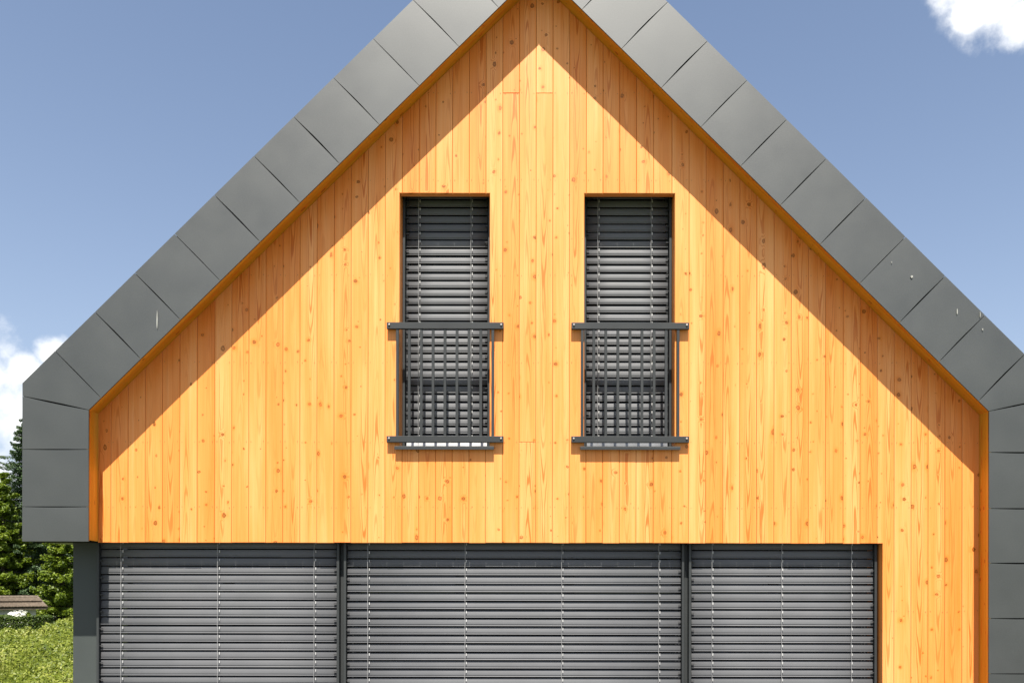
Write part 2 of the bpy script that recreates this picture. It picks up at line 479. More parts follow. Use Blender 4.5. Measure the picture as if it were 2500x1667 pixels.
joints = [238.5, 270.2, 312, 354, 396, 438.5, 480.6, 523.5, 565] + [565 + 41.6*i for i in range(1, 10)] + [981 + 40.82*i for i in range(0, 15)] + \
         [1594.5, 1639.4, 1681.1, 1722.5, 1764.6, 1805.5, 1846.8, 1889, 1931, 1973, 2015, 2058, 2099.4, 2141.5, 2182.8, 2224.4, 2265.8, 2306.7, 2348.8, 2391.3]
butt = {228: (1225, 1307, 1389), 885: (2141,), 1079: (1267,)}
nail_rows = [228, 440, 672, 885, 1079, 1238, 1490]
GAP = .0010
nails = MB()
for i in range(len(joints)-1):
    pa, pb = joints[i], joints[i+1]
    a, b = fx(pa) + GAP, fx(pb) - GAP
    if i == 0: a -= GAP
    zl = .06 if fx(pa) >= X_OPEN - .06 else Z_LINT + rnd.uniform(-.002, .002)
    pieces = []
    win = next((w for w in WIN if a < w[1] - .004 and b > w[0] + .004), None)
    brk = sorted([fz(py) for py, xs in butt.items() for q in xs if abs(q - pa) < 15])
    def stack(x0, x1, z0, z1):
        edges = [z0] + [z for z in brk if z0 + .1 < z < z1 - .1] + [z1]
        for k in range(len(edges)-1):
            pieces.append([(x0, edges[k] + (.001 if k else 0)), (x1, edges[k] + (.001 if k else 0)), (x1, edges[k+1]), (x0, edges[k+1])])
    if fx(pa) < X_OPEN < fx(pb) and X_OPEN - fx(pa) > .02:       # board notched by the big opening's corner
        pieces.append([(X_OPEN, .06), (b, .06), (b, 8), (a, 8), (a, Z_LINT), (X_OPEN, Z_LINT)])
    elif win:
        w0, w1 = win
        if a >= w0 - .003 and b <= w1 + .003:
            stack(a, b, zl, Z_SILL - .004); stack(a, b, Z_HEAD, 9)
        elif a < w0:
            pieces.append([(a, zl), (b, zl), (b, Z_SILL - .004), (w0, Z_SILL - .004), (w0, Z_HEAD), (b, Z_HEAD), (b, 8), (a, 8)])
        else:
            pieces.append([(a, zl), (b, zl), (b, 8), (a, 8), (a, Z_HEAD), (w1, Z_HEAD), (w1, Z_SILL - .004), (a, Z_SILL - .004)])
    else:
        stack(a, b, zl, 9)
    for p in pieces:
        q = clip_gable(p, .003)
        if q: make_board(q, rnd.uniform(-.0012, .0012))
    for py in nail_rows:
        z = fz(py)
        for xq in (a + .018, b - .018):
            if z > ZA_F - abs(xq)*SL - .05: continue
            if any(w[0]-.01 < xq < w[1]+.01 and Z_SILL < z < Z_HEAD for w in WIN): continue
            if z < Z_LINT and xq < X_OPEN + .01: continue
            zq = z + rnd.uniform(-.006, .006)
            pts = [(xq + .0026*math.cos(k*math.pi/3), -.0022, zq + .0026*math.sin(k*math.pi/3)) for k in range(6)]
            ptb = [(p[0], .002, p[2]) for p in pts]
            nails.add(pts + ptb, [tuple(range(6))] + [(k, (k+1) % 6, 6+(k+1) % 6, 6+k) for k in range(6)])
tag(nails.build('nail_heads', NAIL, gable), kind='stuff')

# ------------------------------------------------------------------ lining boards of the frame
def lining_piece(p0, p1, q0, q1, thick_dir, name='lining_board'):
    """p: front edge ends, q: back edge ends (3-D); solid with thickness away from the opening."""
    p0, p1, q0, q1 = map(Vector, (p0, p1, q0, q1)); t = Vector(thick_dir) * .02
    v = [p0, p1, q1, q0, p0+t, p1+t, q1+t, q0+t]
    f = [(0,1,2,3), (7,6,5,4), (0,4,5,1), (1,5,6,2), (2,6,7,3), (3,7,4,0)]
    zax = (p1-p0).normalized(); xax = ((q0-p0) - (q0-p0).dot(zax)*zax).normalized(); yax = zax.cross(xax)
    R = Matrix((xax, yax, zax)).transposed()
    return obj(name, [x[:] for x in v], f, TRIM, lining, origin=((p0+p1+q0+q1)/4)[:], rot=R)
def ring_pt(k, s, t):
    """Corner of the opening at depth fraction t (0 front, 1 facade): k 0 foot, 1 kink, 2 apex; s side."""
    y = -O + .004 + (O - .004 + .018) * t
    w = WI + (WF-WI)*t; zk = ZI + (ZF-ZI)*t; za = ZA_I + (ZA_F-ZA_I)*t
    if k == 0: return (s*w, y, (Z_BOX + .012 if s < 0 else .05))
    if k == 1: return (s*w, y, zk)
    return (0.0, y, za)
lining = MB().box(-.08, .08, -.12, -.02, ZA_F + .03, ZA_F + .06).build('roof_lining', INNER, house)
tag(lining, 'orange wooden lining inside the roof frame')
nrm = 1/math.hypot(1, SL)
for s in (-1, 1):
    for (t0, t1) in ((0, .30), (.312, 1.0)):
        lining_piece(ring_pt(0, s, t0), ring_pt(1, s, t0), ring_pt(0, s, t1), ring_pt(1, s, t1), (s, 0, 0))
        lining_piece(ring_pt(1, s, t0), ring_pt(2, s, t0), ring_pt(1, s, t1), ring_pt(2, s, t1), (s*SL*nrm, 0, nrm))

# ------------------------------------------------------------------ roof body and its front panels
def outline(dout, w_in, za_in, zk_in):
    a = WO - dout; zo = ZO - dout*.41; zao = zo + a*SL
    return [(-a, Z_BOX + .004), (-a, zo), (0, zao), (a, zo), (a, 0.0), (w_in, 0.0), (w_in, zk_in), (0, za_in), (-w_in, zk_in), (-w_in, Z_BOX + .004)]
wi = WF + .024
roof = MB().prism(outline(.012, wi, ZF + .03 + wi*SL - .012, ZF + .018), .10, 9.0).build('roof', PANEL, house)
tag(roof, 'grey metal roof frame folded from the ridge down the sides')
MB().prism(outline(.016, wi, ZF + .03 + wi*SL - .012, ZF + .018), -O + .014, .099).build('seam_shade_backing', SEAM_SHADE, roof)

def lerp(a, b, t): return (a[0] + (b[0]-a[0])*t, a[1] + (b[1]-a[1])*t)
def panel(inner, outer, wrap=True, m=5, free=False, top=False):
    """inner, outer: lists of equal length (points along the panel), front face at Y = -O."""
    n = len(inner) - 1
    L = math.dist(inner[0], inner[-1]) or math.dist(outer[0], outer[-1])
    bow0, bow1 = rnd.choice((.003, .005, .006, .008)), rnd.choice((.0, .001, .002))
    if top: bow0, bow1 = .0015, rnd.choice((.004, .006, .008))
    if free: bow0 = .001
    g = .0016; bul = rnd.uniform(.0005, .0018); tw = rnd.uniform(-.003, .003)
    V = []; F = []; grid = {}
    Lo = math.dist(outer[0], outer[-1]); ref = max(L, Lo)
    for i in range(n+1):
        for j in range(m+1):
            u, v = i/n, j/m
            p = lerp(inner[i], outer[i], v); p_a = lerp(inner[0], outer[0], v); p_b = lerp(inner[-1], outer[-1], v)
            w = math.dist(p_a, p_b); k0 = (g + bow0*math.sin(math.pi*v)**1.4)/max(w, .05); k1 = (g + bow1*math.sin(math.pi*v))/max(w, .05)
            if i == 0: p = lerp(p_a, lerp(inner[1], outer[1], v), k0*n)
            if i == n: p = lerp(p_b, lerp(inner[n-1], outer[n-1], v), k1*n)
            y = -O - bul*(4*u*(1-u))**.6*(4*v*(1-v))**.6 - tw*(u-.5)*(v-.3)
            grid[i, j] = len(V); V.append((p[0], y, p[1]))
    for i in range(n):
        for j in range(m): F.append((grid[i,j], grid[i+1,j], grid[i+1,j+1], grid[i,j+1]))
    nf = len(F)
    def skirt(ids, rows):
        prev = [V[k] for k in ids]; base = len(V); V.extend(prev)
        for (push, back) in rows:
            cur = []
            for k, idx in enumerate(ids):
                x, y, z = V[idx]; d = outd[k] if push else (0, 0)
                cur.append((x + d[0]*push, y + back, z + d[1]*push))
            nb = len(V); V.extend(cur)
            for k in range(len(ids)-1): F.append((base+k, base+k+1, nb+k+1, nb+k))
            base = nb
    outd = []
    for i in range(n+1):
        a, b = outer[max(i-1, 0)], outer[min(i+1, n)]
        dx, dz = b[0]-a[0], b[1]-a[1]; l = math.hypot(dx, dz) or 1
        nx, nz = -dz/l, dx/l
        if nx*(outer[i][0]-inner[i][0]) + nz*(outer[i][1]-inner[i][1]) < 0: nx, nz = -nx, -nz
        outd.append((nx, nz))
    lift = rnd.uniform(.001, .003)
    skirt([grid[i, m] for i in range(n+1)], [(lift*.7, .003), (lift, .010), (lift, .31)])
    skirt([grid[0, j] for j in range(m+1)], [(0, .012)])
    skirt([grid[n, j] for j in range(m+1)], [(0, .012)])
    skirt([grid[i, 0] for i in range(n+1)], [(0, .012)])
    cx = sum(p[0] for p in V)/len(V); cz = sum(p[2] for p in V)/len(V)
    o = obj('panel', V, F, PANEL, roof, origin=(cx, -O, cz))
    o.data.polygons.foreach_set('use_smooth', [True]*nf + [False]*(len(F)-nf))
    return o
def seglist(a, b, n): return [lerp(a, b, i/n) for i in range(n+1)]
cosr, sinr = nrm, SL*nrm
for s in (-1, 1):
    ki, ko = (s*WI, ZI), (s*WO, ZO)
    inn = lambda t: (s*(WI - t*cosr), ZI + t*sinr)
    TH = (ZA_O - ZA_I) * nrm                                      # width of the frame square to the slope
    out = lambda t: (s*(WI - t*cosr + TH*sinr), ZI + t*sinr + TH*cosr)
    seam_low = (s*WO, E + (PY - 968) * .967 * S)
    ph = 0.139 if s < 0 else .118
    ts = [ph + .449*k for k in range(12)]
    ts = [t for t in ts if t < WI/cosr - .12]
    # folded corner panel round the kink
    inner = seglist(ki, lerp(ki, inn(ts[0]), .4), 2)[:-1] + seglist(lerp(ki, inn(ts[0]), .4), inn(ts[0]), 3)
    outer = seglist(seam_low, ko, 2)[:-1] + seglist(ko, out(ts[0]), 3)
    panel(inner, outer)
    for k in range(len(ts)-1):
        panel(seglist(inn(ts[k]), inn(ts[k+1]), 5), seglist(out(ts[k]), out(ts[k+1]), 5))
    panel(seglist(inn(ts[-1]), (0, ZA_I), 5), seglist(out(ts[-1]), (0, ZA_O), 5))
    # vertical panels
    zs = [None] + [E + (PY - y) * .967 * S for y in ((1098, 1238, 1323) if s < 0 else (1102, 1239, 1372, 1507, 1642, 1777))]
    if s > 0: zs.append(.05)
    prev_i, prev_o = ki, seam_low
    for z in zs[1:]:
        panel(seglist((s*WI, z), prev_i, 4), seglist((s*WO, z), prev_o, 4), free=(z == zs[-1]), top=True)
        prev_i, prev_o = (s*WI, z), (s*WO, z)

# bird droppings dried on the panels
for (px, py, w, h) in ((383.5, 782, 2.2, 26), (2224, 675, 5, 4), (2335, 760, 2.5, 9), (2391, 767, 1.5, 10), (2397, 803, 1.8, 4), (2175, 640, 1.5, 3)):
    x, z = fx(px, -O), fz(py, -O); a, b = w*S*.55, h*S*.75
    v = []; f = []; n = 10
    for k in range(n):
        t = 2*math.pi*k/n; j = rnd.uniform(.75, 1.2)
        v.append((x + a*math.cos(t)*j, -O - .0085, z + b*math.sin(t)*j)); 
    v += [(p[0], -O + .001, p[2]) for p in v[:n]]
    f = [tuple(range(n))] + [(k, (k+1) % n, n+(k+1) % n, n+k) for k in range(n)]
    obj('bird_dropping', v, f, DROP, roof)

# ------------------------------------------------------------------ walls of the ground floor and shell
pl = MB().box(-3.965, fx(236, .146), .146, 8.8, -.1, 3.0).build('side_wall', WALL_METAL, house)
tag(pl, 'grey metal clad wall end beside the big window, under the roof box')
MB().box(WF + .03, WF + .10, .31, 8.8, -.1, 3.0).build('inner_wall', INNER, house)
MB().box(-3.75, 3.70, 8.81, 8.9, -.1, 3.3).build('back_wall', INNER, house)
MB().box(-3.70, 3.68, .32, 8.8, 2.62, 2.75).build('upper_floor', INNER, house)

# ------------------------------------------------------------------ windows
def window(x0, x1, z0, z1, y, bars, label, fw=.06):
    mb = MB(); e = .001
    mb.box(x0, x0+fw, y, y+.07, z0, z1, .003).box(x1-fw, x1, y, y+.07, z0, z1, .003)
    mb.box(x0+fw+e, x1-fw-e, y+e, y+.069, z1-fw, z1-e, .003).box(x0+fw+e, x1-fw-e, y+e, y+.069, z0+e, z0+fw, .003)
    xs = [x0+fw] + [x0 + (x1-x0)*k/(bars+1) for k in range(1, bars+1)] + [x1-fw]
    for k in range(1, bars+1): mb.box(xs[k]-.04, xs[k]+.04, y+.003, y+.067, z0+fw+e, z1-fw-e, .003)
    o = mb.build('window', FRAME, house); tag(o, label)
    for k in range(bars+1):
        MB().box(xs[k]+.001, xs[k+1]-.001, y+.03, y+.045, z0+fw, z1-fw).build('pane', GLASS, o)
    return o

# ------------------------------------------------------------------ blinds
def slat_profile():
    # y towards the room, z up: back edge, slightly convex face, crease, rolled lower bead
    ctr = [(.0075, .0292), (.0068, .0303), (.0054, .0303), (.0046, .0290), (.0022, .0215), (.0004, .0110), (-.0008, .0000), (-.0014, -.0140),
           (-.0012, -.0164), (.0020, -.0178), (.0024, -.0218), (-.0010, -.0232), (-.0036, -.0252), (-.0044, -.0282), (-.0030, -.0310), (.0002, -.0322)]
    t = .0009; n = len(ctr); back = []
    for i in range(n):
        a, b = ctr[max(i-1, 0)], ctr[min(i+1, n-1)]
        dy, dz = b[0]-a[0], b[1]-a[1]; l = math.hypot(dy, dz)
        back.append((ctr[i][0] - dz/l*t, ctr[i][1] + dy/l*t))
    return ctr, back
def blind(x0, x1, ztop, zbot, yc, pitch, cords, label, phase=0.0, tilt=0.0, bar_tilt=0):
    gl = MB().box(x0, x1, yc-.028, yc+.03, ztop + .01, ztop + .075, .004)
    root = gl.build('venetian_blind', GUIDE, house); tag(root, label)
    ctr, back = slat_profile(); loop = ctr + back[::-1]; n = len(loop)
    ct, st = math.cos(tilt), math.sin(tilt)
    loop = [(y*ct - z*st, y*st + z*ct) for y, z in loop]
    xa, xb = x0 + .003, x1 - .003; L = (xb-xa)/2
    v = []; f = []
    for k, xx in enumerate((-L, -L*.33, L*.33, L)):
        v += [(xx, y, z) for y, z in loop]
        if k: f += [((k-1)*n+i, (k-1)*n+(i+1) % n, k*n+(i+1) % n, k*n+i) for i in range(n)]
    f += [tuple(range(n)), tuple(range(4*n-1, 3*n-1, -1))]
    me = mesh_of('slat', v, f, BLIND); fix_normals(me)
    me.polygons.foreach_set('use_smooth', [True]*len(me.polygons))
    clips = MB(); pins = MB()
    k = 0; z = ztop - .02 - phase
    while z > zbot + .105:
        o = bpy.data.objects.new('slat', me); link(o, root)
        o.location = ((xa+xb)/2, yc + rnd.uniform(-.0006, .0006), z + rnd.uniform(-.0008, .0008))
        o.rotation_euler = (rnd.uniform(-.022, .022), rnd.uniform(-.0006, .0006), 0)
        for cx in cords:
            clips.box(cx + .0085, cx + .0135, yc-.0125, yc-.006, z+.006, z+.026)
        sx = xa if k % 2 else xb; d = 1 if k % 2 else -1
        pins.box(min(sx, sx + d*.020), max(sx, sx + d*.020), yc-.019, yc-.008, z+.004, z+.010)
        pins.box(min(sx - d*.012, sx), max(sx - d*.012, sx), yc-.017, yc-.009, z+.006, z+.010)
        k += 1; z -= pitch
    tag(clips.build('cord_clips', CLIP, root), kind='stuff'); tag(pins.build('end_pins', PIN, root), kind='stuff')
    for cx in cords:
        pts = []; zz = ztop; j = 0
        while zz > zbot + .03:
            w = rnd.uniform(-.0022, .0022)
            pts.append((cx + w, yc - .0235, zz)); zz -= pitch*.5; j += 1
        MB().tube(pts, .0017, 5).build('lift_cord', CORD, root)
    bar = MB().box(xa, xb, yc-.010, yc+.010, zbot+.012, zbot+.070, .003).build('bottom_bar', BAR, root, origin=((xa+xb)/2, yc, zbot+.041))
    bar.rotation_mode = 'XYZ'; bar.rotation_euler = (math.radians(bar_tilt), 0, 0)
    return root
def guide(x0, x1, y0, y1, z0, z1, parent):
    return MB().box(x0, x1, y0, y1, z0, z1, .002).build('guide_rail', GUIDE, parent)

# upper windows: frame, reveal boards, blind, sill, railing
YU = .158
for wi_, (w0, w1) in enumerate(WIN):
    side = ('left', 'right')[wi_]
    win = window(w0-.02, w1+.02, Z_SILL-.02, Z_HEAD+.28, .225, 0, 'narrow upper window behind the closed blind, %s of the two' % side)
    def reveal(x0, x1, y0, y1, z0, z1, along):
        o = ((x0+x1)/2, (y0+y1)/2, (z0+z1)/2)
        R = Matrix.Identity(3) if along == 'z' else Matrix(((0, 0, 1), (0, 1, 0), (-1, 0, 0)))
        return MB().box(x0, x1, y0, y1, z0, z1, .001).build('reveal_board', WOOD, win, origin=o, rot=R)
    reveal(w0-.020, w0+.001, .0230, .222, Z_SILL-.008, Z_HEAD+.018, 'z')
    reveal(w1-.001, w1+.020, .0230, .222, Z_SILL-.008, Z_HEAD+.018, 'z')
    reveal(w0+.0015, w1-.0015, .0230, .060, Z_HEAD-.001, Z_HEAD+.019, 'x')
    gw = .0235
    cords = [fx(p, YU) for p in ((1020.7, 1148.7) if wi_ == 0 else (1458.5, 1588.3))]
    bl = blind(w0 + gw + .004, w1 - gw - .004, Z_HEAD + .10, Z_SILL - .005, YU + .020, .0692, cords, 'grey venetian blind in the %s upper window' % side, phase=.012, tilt=-.07, bar_tilt=(-15, -5)[wi_])
    guide(w0 + .0025, w0 + gw, YU - .014, YU + .055, Z_SILL, Z_HEAD + .2, bl)
    guide(w1 - gw, w1 - .0025, YU - .014, YU + .055, Z_SILL, Z_HEAD + .2, bl)
    # sill: sloping metal sheet with a folded front lip
    s0, s1 = (fx(962.5, -.045), fx(1205, -.045)) if wi_ == 0 else (fx(1416.5, -.045), fx(1660.6, -.045))
    zt = fz(1089, -.045); zb = fz(1097, -.045)
    prof = [(-.045, zb), (-.045, zt-.004), (-.041, zt), (-.002, zt+.004), (-.002, zb+.006), (-.030, zb+.002), (-.036, zb)]
    v = [(s0, y, z) for y, z in prof] + [(s1, y, z) for y, z in prof]; n = len(prof)
    f = [tuple(range(n)), tuple(range(2*n-1, n-1, -1))] + [(i, (i+1) % n, n+(i+1) % n, n+i) for i in range(n)]
    inner_sill = MB().add(v, f).box(w0+.001, w1-.001, -.0015, .22, Z_SILL-.010, Z_SILL+.004)
    inner_sill.build('sill', RAIL, win)
    # railing
    r0, r1 = (fx(943, -.044), fx(1228.8, -.044)) if wi_ == 0 else (fx(1394.2, -.044), fx(1682.2, -.044))
    zt1, zt0 = fz(787, -.044), fz(802.5, -.044); zb1, zb0 = fz(1064.3, -.044), fz(1079.3, -.044)
    bx = [fx(900 + p*.2551, -.036) for p in (272, 385, 500, 613, 727, 842, 957, 1070, 1185)] if wi_ == 0 else \
         [fx(1380 + p*.2551, -.036) for p in (160, 270, 385, 501, 617, 732, 848, 963, 1078)]
    hw = .0112
    mb = MB()
    for x in (bx[0], bx[-1]): mb.box(x-hw, x+hw, -.038, -.018, zb1 + .0005, zt0 - .0005, .0015)
    rl = mb.build('railing', RAIL, house); tag(rl, 'slim steel railing bolted across the %s upper window' % side)
    MB().box(r0, r1, -.044, -.012, zt0, zt1, .0018).build('top_rail', RAIL, rl)
    MB().box(r0, r1, -.044, -.012, zb0, zb1, .0018).build('bottom_rail', RAIL, rl)
    for x in bx[1:-1]:
        MB().box(x-hw, x+hw, -.038, -.018, zb1 + .0005, zt0 - .0005, .0015).build('baluster', RAIL, rl)
    for x in (r0 + .021, r1 - .021):
        for za, zb_ in ((zt0, zt1), (zb0, zb1)):
            zc = (za+zb_)/2 + .006
            b = MB().tube([(x, -.0435, zc), (x, -.050, zc), (x, -.0535, zc)], [.0085, .0085, .005], 8)
            b.tube([(x, -.012, zc), (x, .001, zc)], .006, 6)
            b.build('bolt', BOLT, rl)

# big windows of the ground floor
YL = .078
zt_l = Z_LINT + .10
bays = [(fx(243, YL), fx(821.5, YL), (fx(295.5, YL), fx(531.5, YL), fx(767, YL)), 'wide grey blind of the big window, beside the grey wall end'),
        (fx(846.2, YL), fx(1663.5, YL), (fx(898, YL), fx(1135.3, YL), fx(1371.3, YL), fx(1608.3, YL)), 'widest grey blind, between the two dark posts'),
        (fx(1688.5, YL), fx(2134, YL), (fx(1738, YL), fx(1908.5, YL), fx(2078.5, YL)), 'narrowest big grey blind, beside the larch board corner')]
posts = [(fx(828.5, .134), fx(839.7, .134)), (fx(1671, .134), fx(1682.2, .134))]
for k, (x0, x1, cords, lab) in enumerate(bays):
    bl = blind(x0, x1, zt_l, .05, YL + .020, .0716, cords, lab, phase=(.022, .030, .026)[k], tilt=(-.03, -.10, -.06)[k])
    guide(x0 - .0235, x0 - .003, YL - .006, YL + .06, .05, zt_l + .08, bl)
    guide(x1 + .003, x1 + .0235, YL - .006, YL + .06, .05, zt_l + .08, bl)
    window(x0 - .03 if k else fx(236, .146) + .002, x1 + .03, .06, Z_LINT + .28, .33, 1 if k != 1 else 2, 'large ground floor window behind the closed blind')
for a, b in posts:
    MB().box(a - .004, b + .012, .134, .325, .05, Z_LINT + .28, .003).build('window_post', GUIDE, house)
R0 = MB().box(X_OPEN + .0005, X_OPEN + .020, .0235, .32, .05, Z_LINT + .003).build('reveal_board', WOOD, house, origin=(X_OPEN + .01, .17, 1.1))
MB().box(-3.70, X_OPEN, -.01, .33, .0, .0485).build('threshold', RAIL, house)

# ------------------------------------------------------------------ vegetation
def leaves_mesh(name, P, Nn, size, mat, parent=None, aspect=1.6, fold=.25, origin=(0, 0, 0)):
    P = np.asarray(P, float) - np.asarray(origin); n = len(P)
    Nn = np.asarray(Nn, float); Nn /= np.linalg.norm(Nn, axis=1, keepdims=True) + 1e-9
    a = rng.normal(size=(n, 3)); a -= (a*Nn).sum(1, keepdims=True)*Nn; a /= np.linalg.norm(a, axis=1, keepdims=True) + 1e-9
    b = np.cross(Nn, a)
    s = (np.asarray(size) * rng.uniform(.7, 1.3, n))[:, None]
    L, W = s*.5*aspect**.5, s*.5/aspect**.5
    v = np.empty((n, 4, 3))
    v[:, 0] = P - a*L; v[:, 2] = P + a*L
    v[:, 1] = P + b*W + Nn*W*fold; v[:, 3] = P - b*W + Nn*W*fold
    me = bpy.data.meshes.new(name)
    me.vertices.add(4*n); me.vertices.foreach_set('co', v.reshape(-1).astype(np.float32))
    tri = np.array([[0, 1, 2], [0, 2, 3]]); idx = (np.arange(n)[:, None, None]*4 + tri[None]).reshape(-1)
    me.loops.add(len(idx)); me.loops.foreach_set('vertex_index', idx.astype(np.int32))
    me.polygons.add(2*n); me.polygons.foreach_set('loop_start', np.arange(0, 6*n, 3, dtype=np.int32)); 
    me.update(calc_edges=True); me.validate()
    me.materials.append(mat)
    o = bpy.data.objects.new(name, me); o.location = origin
    return link(o, parent)

G_TREE = leaf_material('tree_leaf', [(.15, (.048, .082, .005)), (.5, (.110, .165, .009)), (.85, (.19, .24, .016))])
G_SHADE_DARK = leaf_material('shade_dark_leaf', [(.15, (.012, .022, .005)), (.5, (.020, .036, .008)), (.9, (.034, .055, .012))])  # near-black leaf: the shade in the gaps between trees put into the colour
G_SPRUCE = leaf_material('spruce_needle', [(.15, (.038, .072, .028)), (.5, (.070, .120, .046)), (.9, (.115, .165, .070))], .15)
G_HEDGE = leaf_material('hedge_leaf', [(.15, (.030, .056, .006)), (.5, (.058, .095, .009)), (.9, (.095, .135, .014))])
G_MEAD = leaf_material('meadow_leaf', [(.10, (.055, .085, .008)), (.45, (.140, .180, .016)), (.75, (.22, .25, .032)), (.95, (.34, .34, .10))], .4)
BARK = plain('bark', (.055, .045, .035), .95, spec=.2, var=.4, scale=14)

def crown_points(center, radii, n_clump, per, clump_r, seed):
    r = np.random.default_rng(seed); c = np.array(center); R = np.array(radii)
    d = r.normal(size=(n_clump, 3)); d /= np.linalg.norm(d, axis=1, keepdims=True)
    rad = r.uniform(.35, 1.0, n_clump)**.55
    lump = 1 + .22*np.sin(d[:, 0]*5 + seed) * np.cos(d[:, 2]*4 + seed*2) + r.normal(0, .07, n_clump)
    cc = c + d*R*(rad*lump)[:, None]
    P = []; Nn = []
    for k in range(n_clump):
        m = int(per * r.uniform(.5, 1.4)); q = r.normal(size=(m, 3)); q /= np.linalg.norm(q, axis=1, keepdims=True) + 1e-9
        cr = clump_r * r.uniform(.6, 1.35)
        p = cc[k] + q * (r.uniform(.45, 1, m)**.6)[:, None] * np.array([cr, cr, cr*.62])
        P.append(p); Nn.append(q*.7 + d[k]*.35 + np.array([0, -.15, .75]) + r.normal(0, .45, (m, 3)))
    return np.concatenate(P), np.concatenate(Nn), cc
def broad_tree(x, y, crown_c, radii, n_clump, per, clump_r, leaf, mat, label, seed, group=None):
    zb = ground_z(x, y)
    t = empty('broadleaf_tree', (x, y, zb)); tag(t, label, 'tree', group)
    P, Nn, cc = crown_points(crown_c, radii, n_clump, per, clump_r, seed)
    org = np.array((x, y, zb))
    tr = MB(); top = np.array(crown_c) - org
    tr.tube([(0, 0, -.2), (.05, .03, top[2]*.3), (top[0]*.5, top[1]*.5, top[2]*.65), tuple(top + np.array([0, 0, radii[2]*.3]))], [.22, .17, .12, .04], 9)
    r = random.Random(seed)
    for k in r.sample(range(len(cc)), min(22, len(cc))):
        q = cc[k] - org; s = top * r.uniform(.45, .95); s = np.array((s[0]*.6, s[1]*.6, s[2]))
        mid = (s + q)/2 + np.array([0, 0, -.1])
        tr.tube([tuple(s), tuple(mid), tuple(q)], [.055, .035, .012], 5)
    tr.build('trunk', BARK, t, smooth=True)
    leaves_mesh('crown', P - org, Nn, leaf, mat, t)
    return t

def at(px, py, y):                     # a point of the landscape at depth y
    return fx(px, y), fz(py, y)

# two bright bushy trees and what stands round them
x, z = at(95, 1330, 40); broad_tree(x, 40, (x, 40, z), (4.0, 2.0, 3.3), 120, 120, .7, .16, G_SHADE_DARK, 'tree with shade-dark leaf colour standing behind the bright larches', 17, 'trees beyond the hedge')

def spruce(x, y, ztop, rbase, label, seed, mat=None, size=.075, aspect=3.0, zmin=.22, step=.25, dens=1.0, name='spruce_tree', jit=.25):
    zb = ground_z(x, y); H = ztop - zb
    r = random.Random(seed); rn = np.random.default_rng(seed)
    t = empty(name, (x, y, zb)); tag(t, label, 'tree', 'trees beyond the hedge')
    tr = MB().tube([(0, 0, -.2), (0, 0, H*.5), (0, 0, H)], [.16, .10, .015], 8); P = []; Nn = []
    z = H - .1
    while z > H*zmin:
        f = (H - z)/H; L = rbase*(f**.8)*r.uniform(.85, 1.1) + .12
        for k in range(7):
            a = 2*math.pi*(k/7) + r.uniform(-.3, .3); Lk = L*r.uniform(.65, 1.15)
            z0 = z + r.uniform(-1, 1)*step*jit; dr = r.uniform(.25, .60)
            pts = [(math.cos(a)*Lk*q, math.sin(a)*Lk*q, z0 + .10*Lk - dr*Lk*q + (dr - .12)*Lk*q*q) for q in (0, .35, .7, 1)]
            tr.tube(pts, [.018, .013, .008, .003], 4)
            m = int((60 + 190*Lk)*dens)
            q = rn.uniform(.12, 1, m)
            base = np.stack([np.cos(a)*Lk*q, np.sin(a)*Lk*q, z0 + .10*Lk - dr*Lk*q + (dr - .12)*Lk*q*q], 1)
            if jit > .5: q = np.clip(np.round(q*6)/6 + rn.normal(0, .045, m), .1, 1.05); base = np.stack([np.cos(a)*Lk*q, np.sin(a)*Lk*q, z0 + .10*Lk - dr*Lk*q + (dr - .12)*Lk*q*q], 1)
            wdt = .30*Lk*(1.05 - q) + .05
            off = rn.uniform(-1, 1, m)*wdt
            base += np.stack([-np.sin(a)*off, np.cos(a)*off, -np.abs(off)*.35 - rn.uniform(0, .10 + .12*jit, m)], 1)
            P.append(base); Nn.append(np.array([0, -.25*jit, 1.0]) + rn.normal(0, .5 + .25*jit, (m, 3)))
        z -= r.uniform(.8, 1.2)*step
    tr.build('trunk', BARK, t, smooth=True)
    leaves_mesh('crown', np.concatenate(P), np.concatenate(Nn), size, mat or G_SPRUCE, t, aspect=aspect)
x, z = at(8, 1165, 34); spruce(x, 34, z, 2.7, 'tall bright green larch rising behind the tiled gatehouse roof', 5, G_TREE, .105, 1.7, .12, .36, 1.15, 'larch_tree', 1.0)
x, z = at(152, 1240, 32.5); spruce(x, 32.5, z, 2.1, 'bright green larch between the gatehouse and the grey wall end', 9, G_TREE, .10, 1.7, .16, .34, 1.15, 'larch_tree', 1.0)
x, z = at(66, 1010, 36); spruce(x, 36, z, 4.2, 'dark spruce with drooping tips showing above the bright larches beside the grey roof box', 3)

for i, (px, lab) in enumerate(((20, 'low bush with shade-dark leaf colour behind the gatehouse'), (120, 'low bush with shade-dark leaf colour between gatehouse and grey wall end'))):
    x, z = at(px, 1500, 35); zg = ground_z(x, 35)
    t = empty('dark_bush', (x, 35, zg)); tag(t, lab, 'bush', 'dark bushes behind the gatehouse')  # undergrowth added in shade-dark leaf to close the bright gap under the crowns
    P, Nn, cc = crown_points((x, 35, zg + 1.15), (1.25, .9, 1.25), 80, 110, .38, 40 + i)
    leaves_mesh('crown', P - np.array((x, 35, zg)), Nn, .12, G_SHADE_DARK, t)
    st = MB()
    for k in range(7):
        q = cc[k*5] - np.array((x, 35, zg)); st.tube([(0, 0, -.1), tuple(q*.5), tuple(q)], [.04, .03, .01], 5)
    st.build('stems', BARK, t)

